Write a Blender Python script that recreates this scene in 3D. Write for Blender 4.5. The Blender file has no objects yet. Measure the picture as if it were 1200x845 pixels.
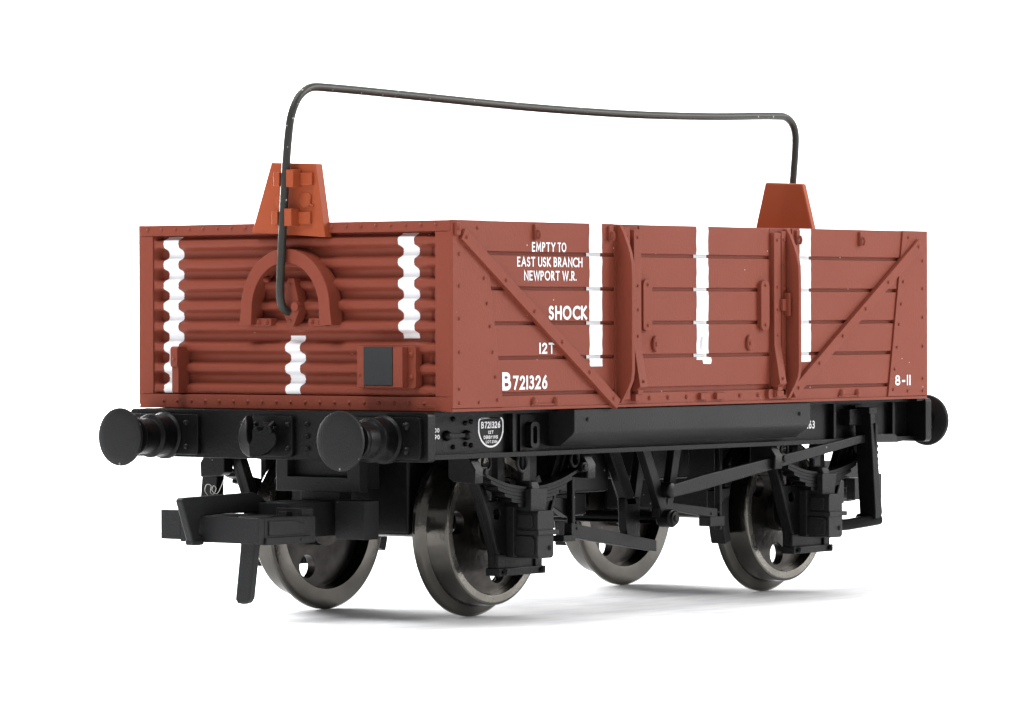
import bpy, bmesh, math, random
from mathutils import Vector, Matrix
from mathutils.geometry import tessellate_polygon

# ------------------------------------------------------------------ set-up
# 1 Blender unit = 1 cm (a 4 mm scale model wagon about 8 cm long); builders work in mm.
K = 0.1
scene = bpy.context.scene
COL = scene.collection
scene.unit_settings.system = 'METRIC'
scene.unit_settings.scale_length = 0.01
random.seed(7)

cam_data = bpy.data.cameras.new('camera')
cam = bpy.data.objects.new('camera', cam_data)
COL.objects.link(cam)
R_ = ((0.617558653193162, -0.7865207240945867, -0.0025417387699480207),
      (0.00921087920620084, 0.004000717916690906, 0.9999495757088953),
      (0.7864708955647987, 0.6175509248846429, -0.009715225351246247))
rm = Matrix((R_[0], R_[1], [-c for c in R_[2]])).transposed().to_4x4()
cam.matrix_world = Matrix.Translation(Vector((-294.7537, -227.4050, 23.5461)) * K) @ rm
cam_data.sensor_width = 36
cam_data.lens = 36 * 5239.529 / 1200
cam_data.clip_start = 0.5
cam_data.clip_end = 1000
scene.camera = cam

world = bpy.data.worlds.new('World')
scene.world = world
world.use_nodes = True
bg = world.node_tree.nodes['Background']
bg.inputs['Color'].default_value = (0.97, 0.985, 1.0, 1)
bg.inputs['Strength'].default_value = 0.4


def area(name, loc, target, size, power, color=(1, 1, 1)):
    d = bpy.data.lights.new(name, 'AREA')
    d.shape = 'RECTANGLE'
    d.size, d.size_y = size
    d.energy = power
    d.color = color
    o = bpy.data.objects.new(name, d)
    o.location = loc
    o.rotation_euler = (Vector(target) - Vector(loc)).to_track_quat('-Z', 'Y').to_euler()
    COL.objects.link(o)
    return o


area('softbox_right', (72, -66, 42), (2, 0, 2.2), (50, 50), 90000, (1, 0.985, 0.965))
area('softbox_top', (-6, 0, 80), (0, 0, 2), (70, 70), 36000)
area('softbox_left', (-38, 8, 70), (-2, 0, 2), (26, 26), 40000, (0.97, 0.985, 1))
area('added_low_fill', (25, 66, 23), (0, 0, 0), (52, 42), 230000)  # added lamp, low behind, only to brighten the floor under the wagon
area('added_sweep_fill', (20, 10, 95), (68, 54, 10), (60, 60), 34000)  # added lamp that keeps the paper sweep white behind the model

scene.view_settings.view_transform = 'Standard'
scene.view_settings.look = 'None'
scene.view_settings.exposure = 0
scene.view_settings.gamma = 1
scene.cycles.max_bounces = 8
scene.cycles.diffuse_bounces = 5

# ------------------------------------------------------------------ materials


def new_mat(name):
    m = bpy.data.materials.new(name)
    m.use_nodes = True
    nt = m.node_tree
    return m, nt, nt.nodes['Principled BSDF'], nt.nodes.new, nt.links.new


def paint(name, base, dark, rough=0.45, spec=0.3, specks=None, speck_scale=9.0, speck_size=0.045, keep=0.8,
          bump=0.02, bump_scale=30.0, metallic=0.0, var=0.5, var_scale=1.2):
    m, nt, b, N, L = new_mat(name)
    tc = N('ShaderNodeTexCoord')
    n1 = N('ShaderNodeTexNoise')
    n1.inputs['Scale'].default_value = var_scale
    n1.inputs['Detail'].default_value = 6
    L(tc.outputs['Object'], n1.inputs['Vector'])
    r1 = N('ShaderNodeMapRange')
    r1.inputs['From Min'].default_value = 0.35
    r1.inputs['From Max'].default_value = 0.7
    r1.inputs['To Max'].default_value = var
    L(n1.outputs['Fac'], r1.inputs['Value'])
    mix = N('ShaderNodeMix')
    mix.data_type = 'RGBA'
    mix.inputs['A'].default_value = (*base, 1)
    mix.inputs['B'].default_value = (*dark, 1)
    L(r1.outputs['Result'], mix.inputs['Factor'])
    col = mix.outputs['Result']
    if specks:
        # sparse dust specks: voronoi cells, only a fraction of them carry a tiny fleck
        v = N('ShaderNodeTexVoronoi')
        v.inputs['Scale'].default_value = speck_scale
        L(tc.outputs['Object'], v.inputs['Vector'])
        sep = N('ShaderNodeSeparateColor')
        L(v.outputs['Color'], sep.inputs['Color'])
        size = N('ShaderNodeMath')
        size.operation = 'MULTIPLY'
        L(sep.outputs['Green'], size.inputs[0])
        size.inputs[1].default_value = speck_size * speck_scale
        lt = N('ShaderNodeMath')
        lt.operation = 'LESS_THAN'
        L(v.outputs['Distance'], lt.inputs[0])
        L(size.outputs[0], lt.inputs[1])
        gt = N('ShaderNodeMath')
        gt.operation = 'GREATER_THAN'
        L(sep.outputs['Red'], gt.inputs[0])
        gt.inputs[1].default_value = keep
        mu = N('ShaderNodeMath')
        mu.operation = 'MULTIPLY'
        L(lt.outputs[0], mu.inputs[0])
        L(gt.outputs[0], mu.inputs[1])
        mix2 = N('ShaderNodeMix')
        mix2.data_type = 'RGBA'
        L(mu.outputs[0], mix2.inputs['Factor'])
        L(col, mix2.inputs['A'])
        mix2.inputs['B'].default_value = (*specks, 1)
        col = mix2.outputs['Result']
    L(col, b.inputs['Base Color'])
    n2 = N('ShaderNodeTexNoise')
    n2.inputs['Scale'].default_value = bump_scale
    n2.inputs['Detail'].default_value = 4
    L(tc.outputs['Object'], n2.inputs['Vector'])
    bp = N('ShaderNodeBump')
    bp.inputs['Strength'].default_value = 0.35
    bp.inputs['Distance'].default_value = bump
    L(n2.outputs['Fac'], bp.inputs['Height'])
    L(bp.outputs['Normal'], b.inputs['Normal'])
    rr = N('ShaderNodeMapRange')
    rr.inputs['To Min'].default_value = rough - 0.08
    rr.inputs['To Max'].default_value = rough + 0.1
    L(n1.outputs['Fac'], rr.inputs['Value'])
    L(rr.outputs['Result'], b.inputs['Roughness'])
    b.inputs['Specular IOR Level'].default_value = spec
    b.inputs['Metallic'].default_value = metallic
    return m


M = {}
M['brown'] = paint('bauxite_paint', (0.212, 0.049, 0.029), (0.19, 0.042, 0.024), 0.48, 0.14,
                   specks=(0.62, 0.45, 0.4), speck_scale=9, speck_size=0.009, keep=0.82, bump=0.006, bump_scale=60)
M['white'] = paint('white_paint', (0.86, 0.86, 0.87), (0.80, 0.80, 0.82), 0.5, 0.25, bump=0.006, bump_scale=45)
M['black'] = paint('black_plastic', (0.004, 0.004, 0.0043), (0.003, 0.003, 0.0033), 0.36, 0.16,
                   specks=(0.12, 0.12, 0.12), speck_scale=9, speck_size=0.01, keep=0.88, bump=0.008, bump_scale=60)
M['buffer_black'] = paint('dusty_black_plastic', (0.009, 0.009, 0.0095), (0.013, 0.013, 0.013), 0.5, 0.2,
                          specks=(0.16, 0.16, 0.16), speck_scale=16, speck_size=0.011, keep=0.5, bump=0.008, bump_scale=80)
M['coupling'] = paint('grey_black_nylon', (0.013, 0.0131, 0.0137), (0.009, 0.0091, 0.0095), 0.45, 0.2,
                      specks=(0.2, 0.2, 0.2), speck_scale=10, speck_size=0.011, keep=0.8, bump=0.01, bump_scale=70)
M['panel_black'] = paint('matt_black_board', (0.028, 0.029, 0.03), (0.024, 0.025, 0.026), 0.6, 0.2, bump=0.004)
M['orange'] = paint('orange_brown_plastic', (0.33, 0.07, 0.026), (0.30, 0.06, 0.021), 0.45, 0.16, bump=0.004, bump_scale=14,
                    specks=(0.6, 0.4, 0.3), speck_scale=4, speck_size=0.015, keep=0.9)
M['orange'].node_tree.nodes['Principled BSDF'].inputs['Subsurface Weight'].default_value = 0.35
M['orange'].node_tree.nodes['Principled BSDF'].inputs['Subsurface Radius'].default_value = (0.06, 0.02, 0.008)
M['wire'] = paint('blackened_wire', (0.03, 0.03, 0.025), (0.02, 0.02, 0.017), 0.38, 0.3,
                  specks=(0.4, 0.4, 0.38), speck_scale=26, speck_size=0.008, keep=0.62, bump=0.01, bump_scale=40)
M['steel'] = paint('blackened_nickel', (0.115, 0.108, 0.097), (0.055, 0.051, 0.045), 0.15, 0.5, bump=0.003, bump_scale=25,
                   metallic=0.95, var=0.8, var_scale=1.5, specks=(0.5, 0.45, 0.4), speck_scale=6, speck_size=0.01, keep=0.9)
M['steel_bright'] = paint('worn_bright_nickel', (0.22, 0.21, 0.185), (0.14, 0.13, 0.112), 0.26, 0.5, bump=0.01, bump_scale=25,
                          metallic=0.9, var=0.8, var_scale=4)
M['web'] = paint('dark_stained_wheel_web', (0.06, 0.055, 0.05), (0.024, 0.02, 0.018), 0.32, 0.5, bump=0.01, bump_scale=20,
                 metallic=0.8, var=0.9, var_scale=5)
M['fibre'] = paint('pale_dust_fibre', (0.6, 0.6, 0.56), (0.5, 0.5, 0.48), 0.6, 0.2)


def ground_mat():
    m, nt, b, N, L = new_mat('white_paper')
    tc = N('ShaderNodeTexCoord')
    mp = N('ShaderNodeMapping')
    mp.inputs['Scale'].default_value = (0.35, 1.1, 1)
    mp.inputs['Rotation'].default_value = (0, 0, math.radians(52))
    L(tc.outputs['Object'], mp.inputs['Vector'])
    n = N('ShaderNodeTexNoise')
    n.inputs['Scale'].default_value = 2.2
    n.inputs['Detail'].default_value = 9
    n.inputs['Roughness'].default_value = 0.65
    L(mp.outputs['Vector'], n.inputs['Vector'])
    cr = N('ShaderNodeMapRange')
    cr.inputs['From Min'].default_value = 0.46
    cr.inputs['From Max'].default_value = 0.68
    L(n.outputs['Fac'], cr.inputs['Value'])
    mix = N('ShaderNodeMix')
    mix.data_type = 'RGBA'
    mix.inputs['A'].default_value = (0.83, 0.83, 0.835, 1)
    mix.inputs['B'].default_value = (0.64, 0.65, 0.68, 1)
    L(cr.outputs['Result'], mix.inputs['Factor'])
    L(mix.outputs['Result'], b.inputs['Base Color'])
    b.inputs['Roughness'].default_value = 0.6
    b.inputs['Specular IOR Level'].default_value = 0.2
    return m


M['ground'] = ground_mat()

# ------------------------------------------------------------------ builders


class MB:
    def __init__(s):
        s.v, s.f = [], []

    def add(s, vs, fs):
        n = len(s.v)
        s.v += [tuple(v) for v in vs]
        s.f += [tuple(i + n for i in f) for f in fs]

    def box(s, x0, x1, y0, y1, z0, z1):
        x0, x1 = min(x0, x1), max(x0, x1)
        y0, y1 = min(y0, y1), max(y0, y1)
        z0, z1 = min(z0, z1), max(z0, z1)
        s.add([(x0, y0, z0), (x1, y0, z0), (x1, y1, z0), (x0, y1, z0), (x0, y0, z1), (x1, y0, z1), (x1, y1, z1), (x0, y1, z1)],
              [(0, 3, 2, 1), (4, 5, 6, 7), (0, 1, 5, 4), (1, 2, 6, 5), (2, 3, 7, 6), (3, 0, 4, 7)])

    def prism(s, axis, poly, a, b, holes=()):
        def P(u, w, t):
            return {'x': (t, u, w), 'y': (u, t, w), 'z': (u, w, t)}[axis]
        loops = [list(poly)] + [list(h) for h in holes]
        flat = [q for lp in loops for q in lp]
        n = len(flat)
        vs = [P(u, w, a) for u, w in flat] + [P(u, w, b) for u, w in flat]
        fs = []
        if holes:
            for t in tessellate_polygon([[Vector((u, w, 0)) for u, w in lp] for lp in loops]):
                fs.append(tuple(t))
                fs.append(tuple(i + n for i in reversed(t)))
        else:
            fs.append(tuple(range(n)))
            fs.append(tuple(reversed(range(n, 2 * n))))
        o = 0
        for lp in loops:
            m = len(lp)
            for i in range(m):
                j = (i + 1) % m
                fs.append((o + i, o + i + n, o + j + n, o + j))
            o += m
        s.add(vs, fs)

    def lathe(s, c, axis, prof, n=24, closed=False):
        # prof: list of (t along axis, radius)
        vs, fs = [], []
        ax = {'x': 0, 'y': 1, 'z': 2}[axis]
        e1, e2 = [(1, 2), (2, 0), (0, 1)][ax]
        for t, r in prof:
            for k in range(n):
                a = 2 * math.pi * k / n
                p = [0, 0, 0]
                p[ax] = c[ax] + t
                p[e1] = c[e1] + r * math.cos(a)
                p[e2] = c[e2] + r * math.sin(a)
                vs.append(p)
        m = len(prof)
        for i in range(m if closed else m - 1):
            i2 = (i + 1) % m
            for k in range(n):
                k2 = (k + 1) % n
                fs.append((i * n + k, i * n + k2, i2 * n + k2, i2 * n + k))
        if not closed:
            fs.append(tuple(range(n)))
            fs.append(tuple(range((m - 1) * n, m * n)))
        s.add(vs, fs)

    def cyl(s, p0, p1, r0, r1=None, n=14):
        s.tube([p0, p1], r0, n, r1)

    def tube(s, path, r, n=12, r1=None, closed=False):
        pts = [Vector(p) for p in path]
        m = len(pts)
        vs, fs = [], []
        up = None
        for i, p in enumerate(pts):
            if closed:
                t = pts[(i + 1) % m] - pts[i - 1]
            else:
                t = pts[min(i + 1, m - 1)] - pts[max(i - 1, 0)]
            t.normalize()
            if up is None:
                up = Vector((0, 0, 1)) if abs(t.z) < 0.9 else Vector((0, 1, 0))
            u = t.cross(up).normalized()
            up = u.cross(t).normalized()
            rr = r if r1 is None else r + (r1 - r) * i / (m - 1)
            for k in range(n):
                a = 2 * math.pi * k / n
                vs.append(p + rr * (math.cos(a) * u + math.sin(a) * up))
        for i in range(m if closed else m - 1):
            i2 = (i + 1) % m
            for k in range(n):
                k2 = (k + 1) % n
                fs.append((i * n + k, i * n + k2, i2 * n + k2, i2 * n + k))
        if not closed:
            fs.append(tuple(range(n)))
            fs.append(tuple(range((m - 1) * n, m * n)))
        s.add(vs, fs)

    def rivet(s, c, d, r=0.17, h=0.14, n=8):
        # a low dome on the surface at c, pointing along the signed axis d ('-y', '-x' ...)
        ax = 'xyz'.index(d[1])
        sg = -1 if d[0] == '-' else 1
        prof = [(-0.05 * sg, r), (0.0, r), (sg * h * 0.6, r * 0.8), (sg * h, r * 0.3)]
        s.lathe(c, d[1], prof, n)

    def build(s, name, mat, parent=None, bevel=0.07, angle=40, seg=2):
        bm = bmesh.new()
        vv = [bm.verts.new(Vector(v) * K) for v in s.v]
        for f in s.f:
            try:
                bm.faces.new([vv[i] for i in f])
            except ValueError:
                pass
        bmesh.ops.recalc_face_normals(bm, faces=bm.faces)
        me = bpy.data.meshes.new(name)
        bm.to_mesh(me)
        bm.free()
        for p in me.polygons:
            p.use_smooth = True
        me.set_sharp_from_angle(angle=math.radians(angle))
        me.materials.append(mat)
        o = bpy.data.objects.new(name, me)
        COL.objects.link(o)
        if parent:
            o.parent = parent
        if bevel:
            b = o.modifiers.new('bevel', 'BEVEL')
            b.width = bevel * K
            b.segments = seg
            b.limit_method = 'ANGLE'
            b.angle_limit = math.radians(50)
            b.harden_normals = True
            b.use_clamp_overlap = True
        return o


def children_of(o):
    return [c for c in bpy.data.objects if c.parent == o]


def copy_tree(o, parent, loc=None, rz=None):
    kids = children_of(o)
    c = o.copy()
    COL.objects.link(c)
    c.parent = parent
    if loc is not None:
        c.location = loc
    if rz is not None:
        c.rotation_euler[2] = rz
    for k in kids:
        copy_tree(k, c)
    return c


def circ(cx, cz, r, n=20, rz=None, a0=0):
    rz = r if rz is None else rz
    return [(cx + r * math.cos(a0 + 2 * math.pi * k / n), cz + rz * math.sin(a0 + 2 * math.pi * k / n)) for k in range(n)]


def rrect(x0, x1, z0, z1, r, n=5):
    out = []
    for cx, cz, a in ((x1 - r, z1 - r, 0), (x0 + r, z1 - r, 90), (x0 + r, z0 + r, 180), (x1 - r, z0 + r, 270)):
        for k in range(n + 1):
            t = math.radians(a + 90 * k / n)
            out.append((cx + r * math.cos(t), cz + r * math.sin(t)))
    return out


# ------------------------------------------------------------------ lettering (monoline humanist capitals)


def arc(cx, cy, rx, ry, a0, a1, n=12):
    return [(cx + rx * math.cos(math.radians(a0 + (a1 - a0) * k / n)), cy + ry * math.sin(math.radians(a0 + (a1 - a0) * k / n)))
            for k in range(n + 1)]


GL = {
    'A': (0.78, [[(0, 0), (.39, 1), (.78, 0)], [(.14, .33), (.64, .33)]]),
    'B': (0.54, [[(0, 0), (0, 1)], [(.02, 1), (.24, 1)] + arc(.24, .77, .23, .23, 90, -90)[1:] + [(.02, .54)],
                [(.1, .54), (.26, .54)] + arc(.27, .27, .27, .27, 90, -90)[1:] + [(.02, 0)]]),
    'C': (0.72, [arc(.5, .5, .5, .5, 52, 308, 20)]),
    'D': (0.66, [[(0, 0), (0, 1)], [(.02, 1), (.16, 1)] + arc(.16, .5, .5, .5, 90, -90, 18)[1:] + [(.02, 0)]]),
    'E': (0.42, [[(.42, 1), (0, 1), (0, 0), (.42, 0)], [(0, .52), (.36, .52)]]),
    'H': (0.62, [[(0, 0), (0, 1)], [(.62, 0), (.62, 1)], [(0, .52), (.62, .52)]]),
    'K': (0.56, [[(0, 0), (0, 1)], [(.52, 1), (.04, .5), (.56, 0)]]),
    'L': (0.4, [[(0, 1), (0, 0), (.4, 0)]]),
    'M': (0.78, [[(0, 0), (.06, 1), (.39, .22), (.72, 1), (.78, 0)]]),
    'N': (0.66, [[(0, 0), (0, 1), (.66, 0), (.66, 1)]]),
    'O': (0.92, [arc(.46, .5, .46, .5, 0, 360, 28)]),
    'P': (0.44, [[(0, 0), (0, 1)], [(.02, 1), (.2, 1)] + arc(.2, .74, .24, .26, 90, -90)[1:] + [(.02, .48)]]),
    'R': (0.52, [[(0, 0), (0, 1)], [(.02, 1), (.2, 1)] + arc(.2, .74, .23, .26, 90, -90)[1:] + [(.02, .48)], [(.18, .48), (.52, 0)]]),
    'S': (0.46, [arc(.23, .755, .21, .245, 35, 250, 12) + arc(.23, .255, .23, .255, 75, -150, 14)]),
    'T': (0.6, [[(0, 1), (.6, 1)], [(.3, 1), (.3, 0)]]),
    'U': (0.62, [[(0, 1), (0, .31)] + arc(.31, .31, .31, .31, 180, 360)[1:] + [(.62, 1)]]),
    'W': (1.04, [[(0, 1), (.26, 0), (.52, 1), (.78, 0), (1.04, 1)]]),
    'Y': (0.62, [[(0, 1), (.31, .48), (.62, 1)], [(.31, .48), (.31, 0)]]),
    '0': (0.56, [arc(.28, .5, .28, .5, 0, 360, 24)]),
    '1': (0.0, [[(0, 0), (0, 1)]]),
    '2': (0.5, [arc(.25, .74, .24, .26, 165, -35, 12) + [(0, 0), (.5, 0)]]),
    '3': (0.46, [arc(.2, .77, .21, .23, 130, -90, 12), arc(.2, .27, .26, .27, 90, -135, 14)]),
    '4': (0.54, [[(.4, 0), (.4, 1), (0, .28), (.54, .28)]]),
    '5': (0.46, [[(.42, 1), (.1, 1), (.06, .58)] + arc(.2, .31, .26, .31, 110, -140, 14)]),
    '6': (0.5, [arc(.25, .3, .25, .3, 0, 360, 20), [(.02, .38), (.1, .66), (.36, 1)]]),
    '7': (0.5, [[(0, 1), (.5, 1), (.14, 0)]]),
    '8': (0.5, [arc(.25, .76, .21, .24, 0, 360, 18), arc(.25, .26, .25, .26, 0, 360, 18)]),
    '9': (0.5, [arc(.25, .7, .25, .3, 0, 360, 20), [(.48, .62), (.4, .34), (.14, 0)]]),
    '-': (0.26, [[(0, .4), (.26, .4)]]),
    '.': (0.0, [[(0, 0), (0, .02)]]),
    ' ': (0.22, []),
}


def ribbon(mb, pts, hw, put, d):
    pts = [p for i, p in enumerate(pts) if i == 0 or (abs(p[0] - pts[i - 1][0]) + abs(p[1] - pts[i - 1][1])) > 1e-4]
    V = [Vector(p) for p in pts]
    closed = (V[0] - V[-1]).length < 1e-3 and len(V) > 3
    if closed:
        V = V[:-1]
    m = len(V)
    L_, R2 = [], []
    for i in range(m):
        a = V[i] - V[i - 1] if (i > 0 or closed) else None
        b = V[(i + 1) % m] - V[i] if (i < m - 1 or closed) else None
        p = V[i].copy()
        if a is None:
            a = b
            p -= b.normalized() * hw
        elif b is None:
            b = a
            p += a.normalized() * hw
        a, b = a.normalized(), b.normalized()
        na, nb = Vector((-a.y, a.x)), Vector((-b.y, b.x))
        nn = na + nb
        if nn.length < 1e-4:
            nn = na
        nn.normalize()
        k = hw / max(0.42, nn.dot(na))
        L_.append(p + nn * k)
        R2.append(p - nn * k)
    vs = [put(q.x, q.y, d) for q in L_] + [put(q.x, q.y, d) for q in R2]
    fs = []
    for i in range(m if closed else m - 1):
        j = (i + 1) % m
        fs.append((i, j, j + m, i + m))
    mb.add(vs, fs)


def text(mb, s, u0, u1, w0, w1, put, stroke=0.17, gap=0.17):
    """Lay string s in the box u0..u1 x w0..w1 (mm); put(u, w, depth) places a point on the surface."""
    h = w1 - w0
    st = stroke
    # natural width in glyph heights
    tot = 0
    for c in s:
        tot += GL[c][0] + (st if c != ' ' else 0) + gap
    tot -= gap
    sx = (u1 - u0) / (tot * h)
    hw = st * h / 2 * 1.04 * (0.5 + 0.5 * min(1.1, sx))
    u = 0
    k = 0
    for c in s:
        w, strokes = GL[c]
        for pl in strokes:
            q = [(u0 + (u + st / 2 + x) * h * sx, w0 + hw + y * (h - 2 * hw)) for x, y in pl]
            ribbon(mb, q, hw, put, 0.002 + 0.007 * (k % 4))
            k += 1
        u += w + (st if c != ' ' else 0) + gap


# ------------------------------------------------------------------ setting


def make_ground():
    # white paper sweep: flat sheet that curves up well behind the model
    fx, fy = R_[2][0], R_[2][1]
    n = math.hypot(fx, fy)
    fx, fy = fx / n, fy / n
    rx, ry = fy, -fx
    prof = [(-120, 0), (-60, 0), (-20, 0), (20, 0), (60, 0)]
    rad = 30
    for k in range(1, 13):
        a = math.radians(90 * k / 12)
        prof.append((60 + rad * math.sin(a), rad * (1 - math.cos(a))))
    prof.append((90, 110))
    vs, fs = [], []
    for t, z in prof:
        for s in (-130, 130):
            vs.append((fx * t + rx * s, fy * t + ry * s, z))
    for i in range(len(prof) - 1):
        fs.append((2 * i, 2 * i + 1, 2 * i + 3, 2 * i + 2))
    me = bpy.data.meshes.new('ground')
    me.from_pydata(vs, [], fs)
    for p in me.polygons:
        p.use_smooth = True
    me.materials.append(M['ground'])
    o = bpy.data.objects.new('ground', me)
    o['kind'] = 'structure'
    COL.objects.link(o)


make_ground()

# ------------------------------------------------------------------ the wagon
wagon = bpy.data.objects.new('goods_wagon', None)
wagon.empty_display_size = 1
COL.objects.link(wagon)
wagon['label'] = 'brown model railway open goods wagon with white stripes and bent wire rail over its top'
wagon['category'] = 'model wagon'

YS = -15.92     # outer face of the near side
XE = -32.87     # outer face of the near end
ZB, ZT = 16.43, 30.88
PI = math.pi
GR = [28.42, 25.74, 23.07, 20.42, 17.66]      # plank joints


def side_put(u, w, d):
    return (u, YS - 0.03 - d, w)


# --- side panel
mb = MB()
mb.box(XE + 0.6, -XE - 0.6, YS + 0.28, YS + 1.3, ZB + 0.02, ZT - 0.05)          # backing board
gaps = 0.14
edges = [ZT] + GR
for i, top in enumerate(edges[:-1]):
    z1 = top - (gaps if i else 0)
    z0 = edges[i + 1] + gaps
    mb.box(XE + 0.05, -12.35, YS, YS + 0.5, z0, z1)
    mb.box(12.35, -XE - 0.05, YS, YS + 0.5, z0, z1)
mb.box(XE + 0.05, -XE - 0.05, YS, YS + 0.6, ZB, GR[-1] - gaps)                                  # curb rail
mb.box(XE + 0.04, -XE - 0.04, YS - 0.1, YS + 0.6, ZB - 0.03, ZB + 0.2)            # its lower lip
for sg in (-1, 1):                                                               # flat door posts
    mb.box(sg * 12.25, sg * 9.15, YS + 0.04, YS + 0.5, GR[-1] - gaps + 0.02, ZT - 0.02)
for x in (-22.76, -20.0, 19.58, 22.01):
    mb.rivet((x, YS, 17.03), '-y', 0.36, 0.3)
for x in (-21.4, 20.8):
    mb.box(x - 1.7, x + 1.7, YS - 0.12, YS + 0.2, 16.72, 16.86)
for x in (-7.7, -5.18, -2.66, 4.78, 7.37):
    mb.rivet((x, YS, 17.08), '-y', 0.2, 0.16)
for x in (-0.45, 1.75):
    mb.box(x - 0.62, x + 0.62, YS - 0.32, YS + 0.2, 16.82, 17.36)
side = mb.build('side_panel', M['brown'], wagon)

for sg in (-1, 1):
    mb = MB()
    poly = [(sg * 32.83, ZB + 0.24), (sg * 32.83, ZT + 0.02), (sg * 29.0, ZT + 0.02), (sg * 26.62, ZB + 0.24)]
    mb.prism('y', poly, YS - 0.14, YS + 0.3)
    for z in (28.31, 25.9, 23.43, 20.92, 18.13, 17.07):
        mb.rivet((sg * 32.03, YS - 0.14, z), '-y', 0.15, 0.12)
    for x, z in [(29.8, 30.32), (29.25, 28.39), (29.0, 26.5), (28.65, 24.58), (28.3, 22.83), (27.98, 20.88), (27.65, 18.99),
                 (27.4, 17.23), (29.65, 17.08)]:
        mb.rivet((sg * x, YS - 0.14, z), '-y', 0.15, 0.12)
    if sg < 0:
        mb.box(sg * 32.62, sg * 32.1, YS - 0.4, YS - 0.1, 29.75, 30.7)              # corner cleat
    if sg < 0:
        mb.rivet((sg * 32.36, YS - 0.4, 30.3), '-y', 0.2, 0.14)
    mb.build('corner_plate', M['brown'], side)

    mb = MB()                                                                    # diagonal strap
    a, b = (Vector((-31.8, 29.85)), Vector((-12.3, 16.65))) if sg < 0 else (Vector((31.4, 29.8)), Vector((12.0, 17.15)))
    t = (b - a).normalized()
    nrm = Vector((-t.y, t.x)) * 0.46
    mb.prism('y', [tuple(a + nrm), tuple(b + nrm), tuple(b - nrm), tuple(a - nrm)], YS - 0.42, YS + 0.1)
    for f in (0.02, 0.265, 0.445, 0.625, 0.805, 0.965):
        q = a + (b - a) * f
        mb.rivet((q.x, YS - 0.42, q.y), '-y', 0.17, 0.13)
    mb.build('diagonal_strap', M['brown'], side)

    mb = MB()                                                                    # door stanchion fin
    prof = [(YS + 0.2, 30.8), (YS - 0.22, 30.8), (YS - 0.55, 30.3), (YS - 0.95, 29.4), (YS - 1.25, 28.55), (YS - 1.42, 27.7), (YS - 1.46, 26.5), (YS - 1.46, 19.3), (YS - 1.36, 18.55), (YS - 1.0, 17.8), (YS - 0.35, 16.75), (YS + 0.2, 16.7)]
    mb.prism('x', prof, *((-11.96, -11.55) if sg < 0 else (11.2, 11.6)))
    x0, x1 = (-11.4, -10.62) if sg < 0 else (10.4, 11.02)
    mb.box(x0, x1, YS - 0.3, YS + 0.2, 17.0, 30.6)
    for z in (29.9, 27.9, 25.9, 24.1, 20.6, 19.6, 18.0):
        mb.rivet(((x0 + x1) / 2, YS - 0.3, z), '-y', 0.14, 0.12)
    mb.box(sg * 11.15, sg * 10.1, YS - 0.62, YS - 0.1, 24.0, 25.0)               # latch
    mb.box(sg * 11.0, sg * 10.65, YS - 0.85, YS - 0.1, 23.6, 25.5)
    mb.build('door_stanchion', M['brown'], side)

    for x in (22.5, 13.0):                                                       # rope cleats
        mb = MB()
        mb.box(sg * x - 0.24, sg * x + 0.24, YS - 0.22, YS + 0.1, 29.5, 30.7)
        ring = [(sg * x + 0.05, YS - 0.32 - 0.14 * math.sin(math.pi * k / 8), 30.25 - 0.7 * k / 8) for k in range(9)]
        mb.tube(ring, 0.11, 8)
        mb.build('rope_cleat', M['brown'], side, bevel=0.05)


def side_stripe(parent, xc, w, z_end, y_shift=0.0, ragged=0.0):
    mb = MB()
    z = ZT - 0.02
    es = [ZT] + GR
    for i, top in enumerate(es[:-1]):
        z1 = top - (gaps if i else 0.02)
        z0 = es[i + 1] + gaps
        if z1 < z_end:
            break
        z0c = max(z0, z_end)
        # slightly hand-painted outline
        n = 7
        vs, fs = [], []
        for k in range(n):
            zz = z1 + (z0c - z1) * k / (n - 1)
            j0, j1 = random.uniform(-.045, .045), random.uniform(-.045, .045)
            vs += [(xc - w / 2 + j0, YS - 0.024 + y_shift, zz), (xc + w / 2 + j1, YS - 0.024 + y_shift, zz)]
        for k in range(n - 1):
            fs.append((2 * k, 2 * k + 1, 2 * k + 3, 2 * k + 2))
        mb.add(vs, fs)
        if z0c == z0:
            # paint run into the joint below (a little wider than the stripe)
            g0, g1 = es[i + 1] - gaps, es[i + 1] + gaps
            yy = YS + 0.2 + y_shift
            mb.add([(xc - w / 2 - .12, yy, g1), (xc + w / 2 + .02, yy, g1), (xc + w / 2 + .02, yy, g0), (xc - w / 2 - .12, yy, g0)], [(0, 1, 2, 3)])
            yf = YS - 0.024 + y_shift
            for g in (g0, g1):
                mb.add([(xc - w / 2, yf, g), (xc + w / 2, yf, g), (xc + w / 2, yy, g), (xc - w / 2, yy, g)], [(0, 1, 2, 3)])
    return mb.build('painted_stripe', M['white'], parent, bevel=0)


side_stripe(side, -14.78, 1.66, 19.66)
side_stripe(side, 14.27, 1.6, 19.74)

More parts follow.
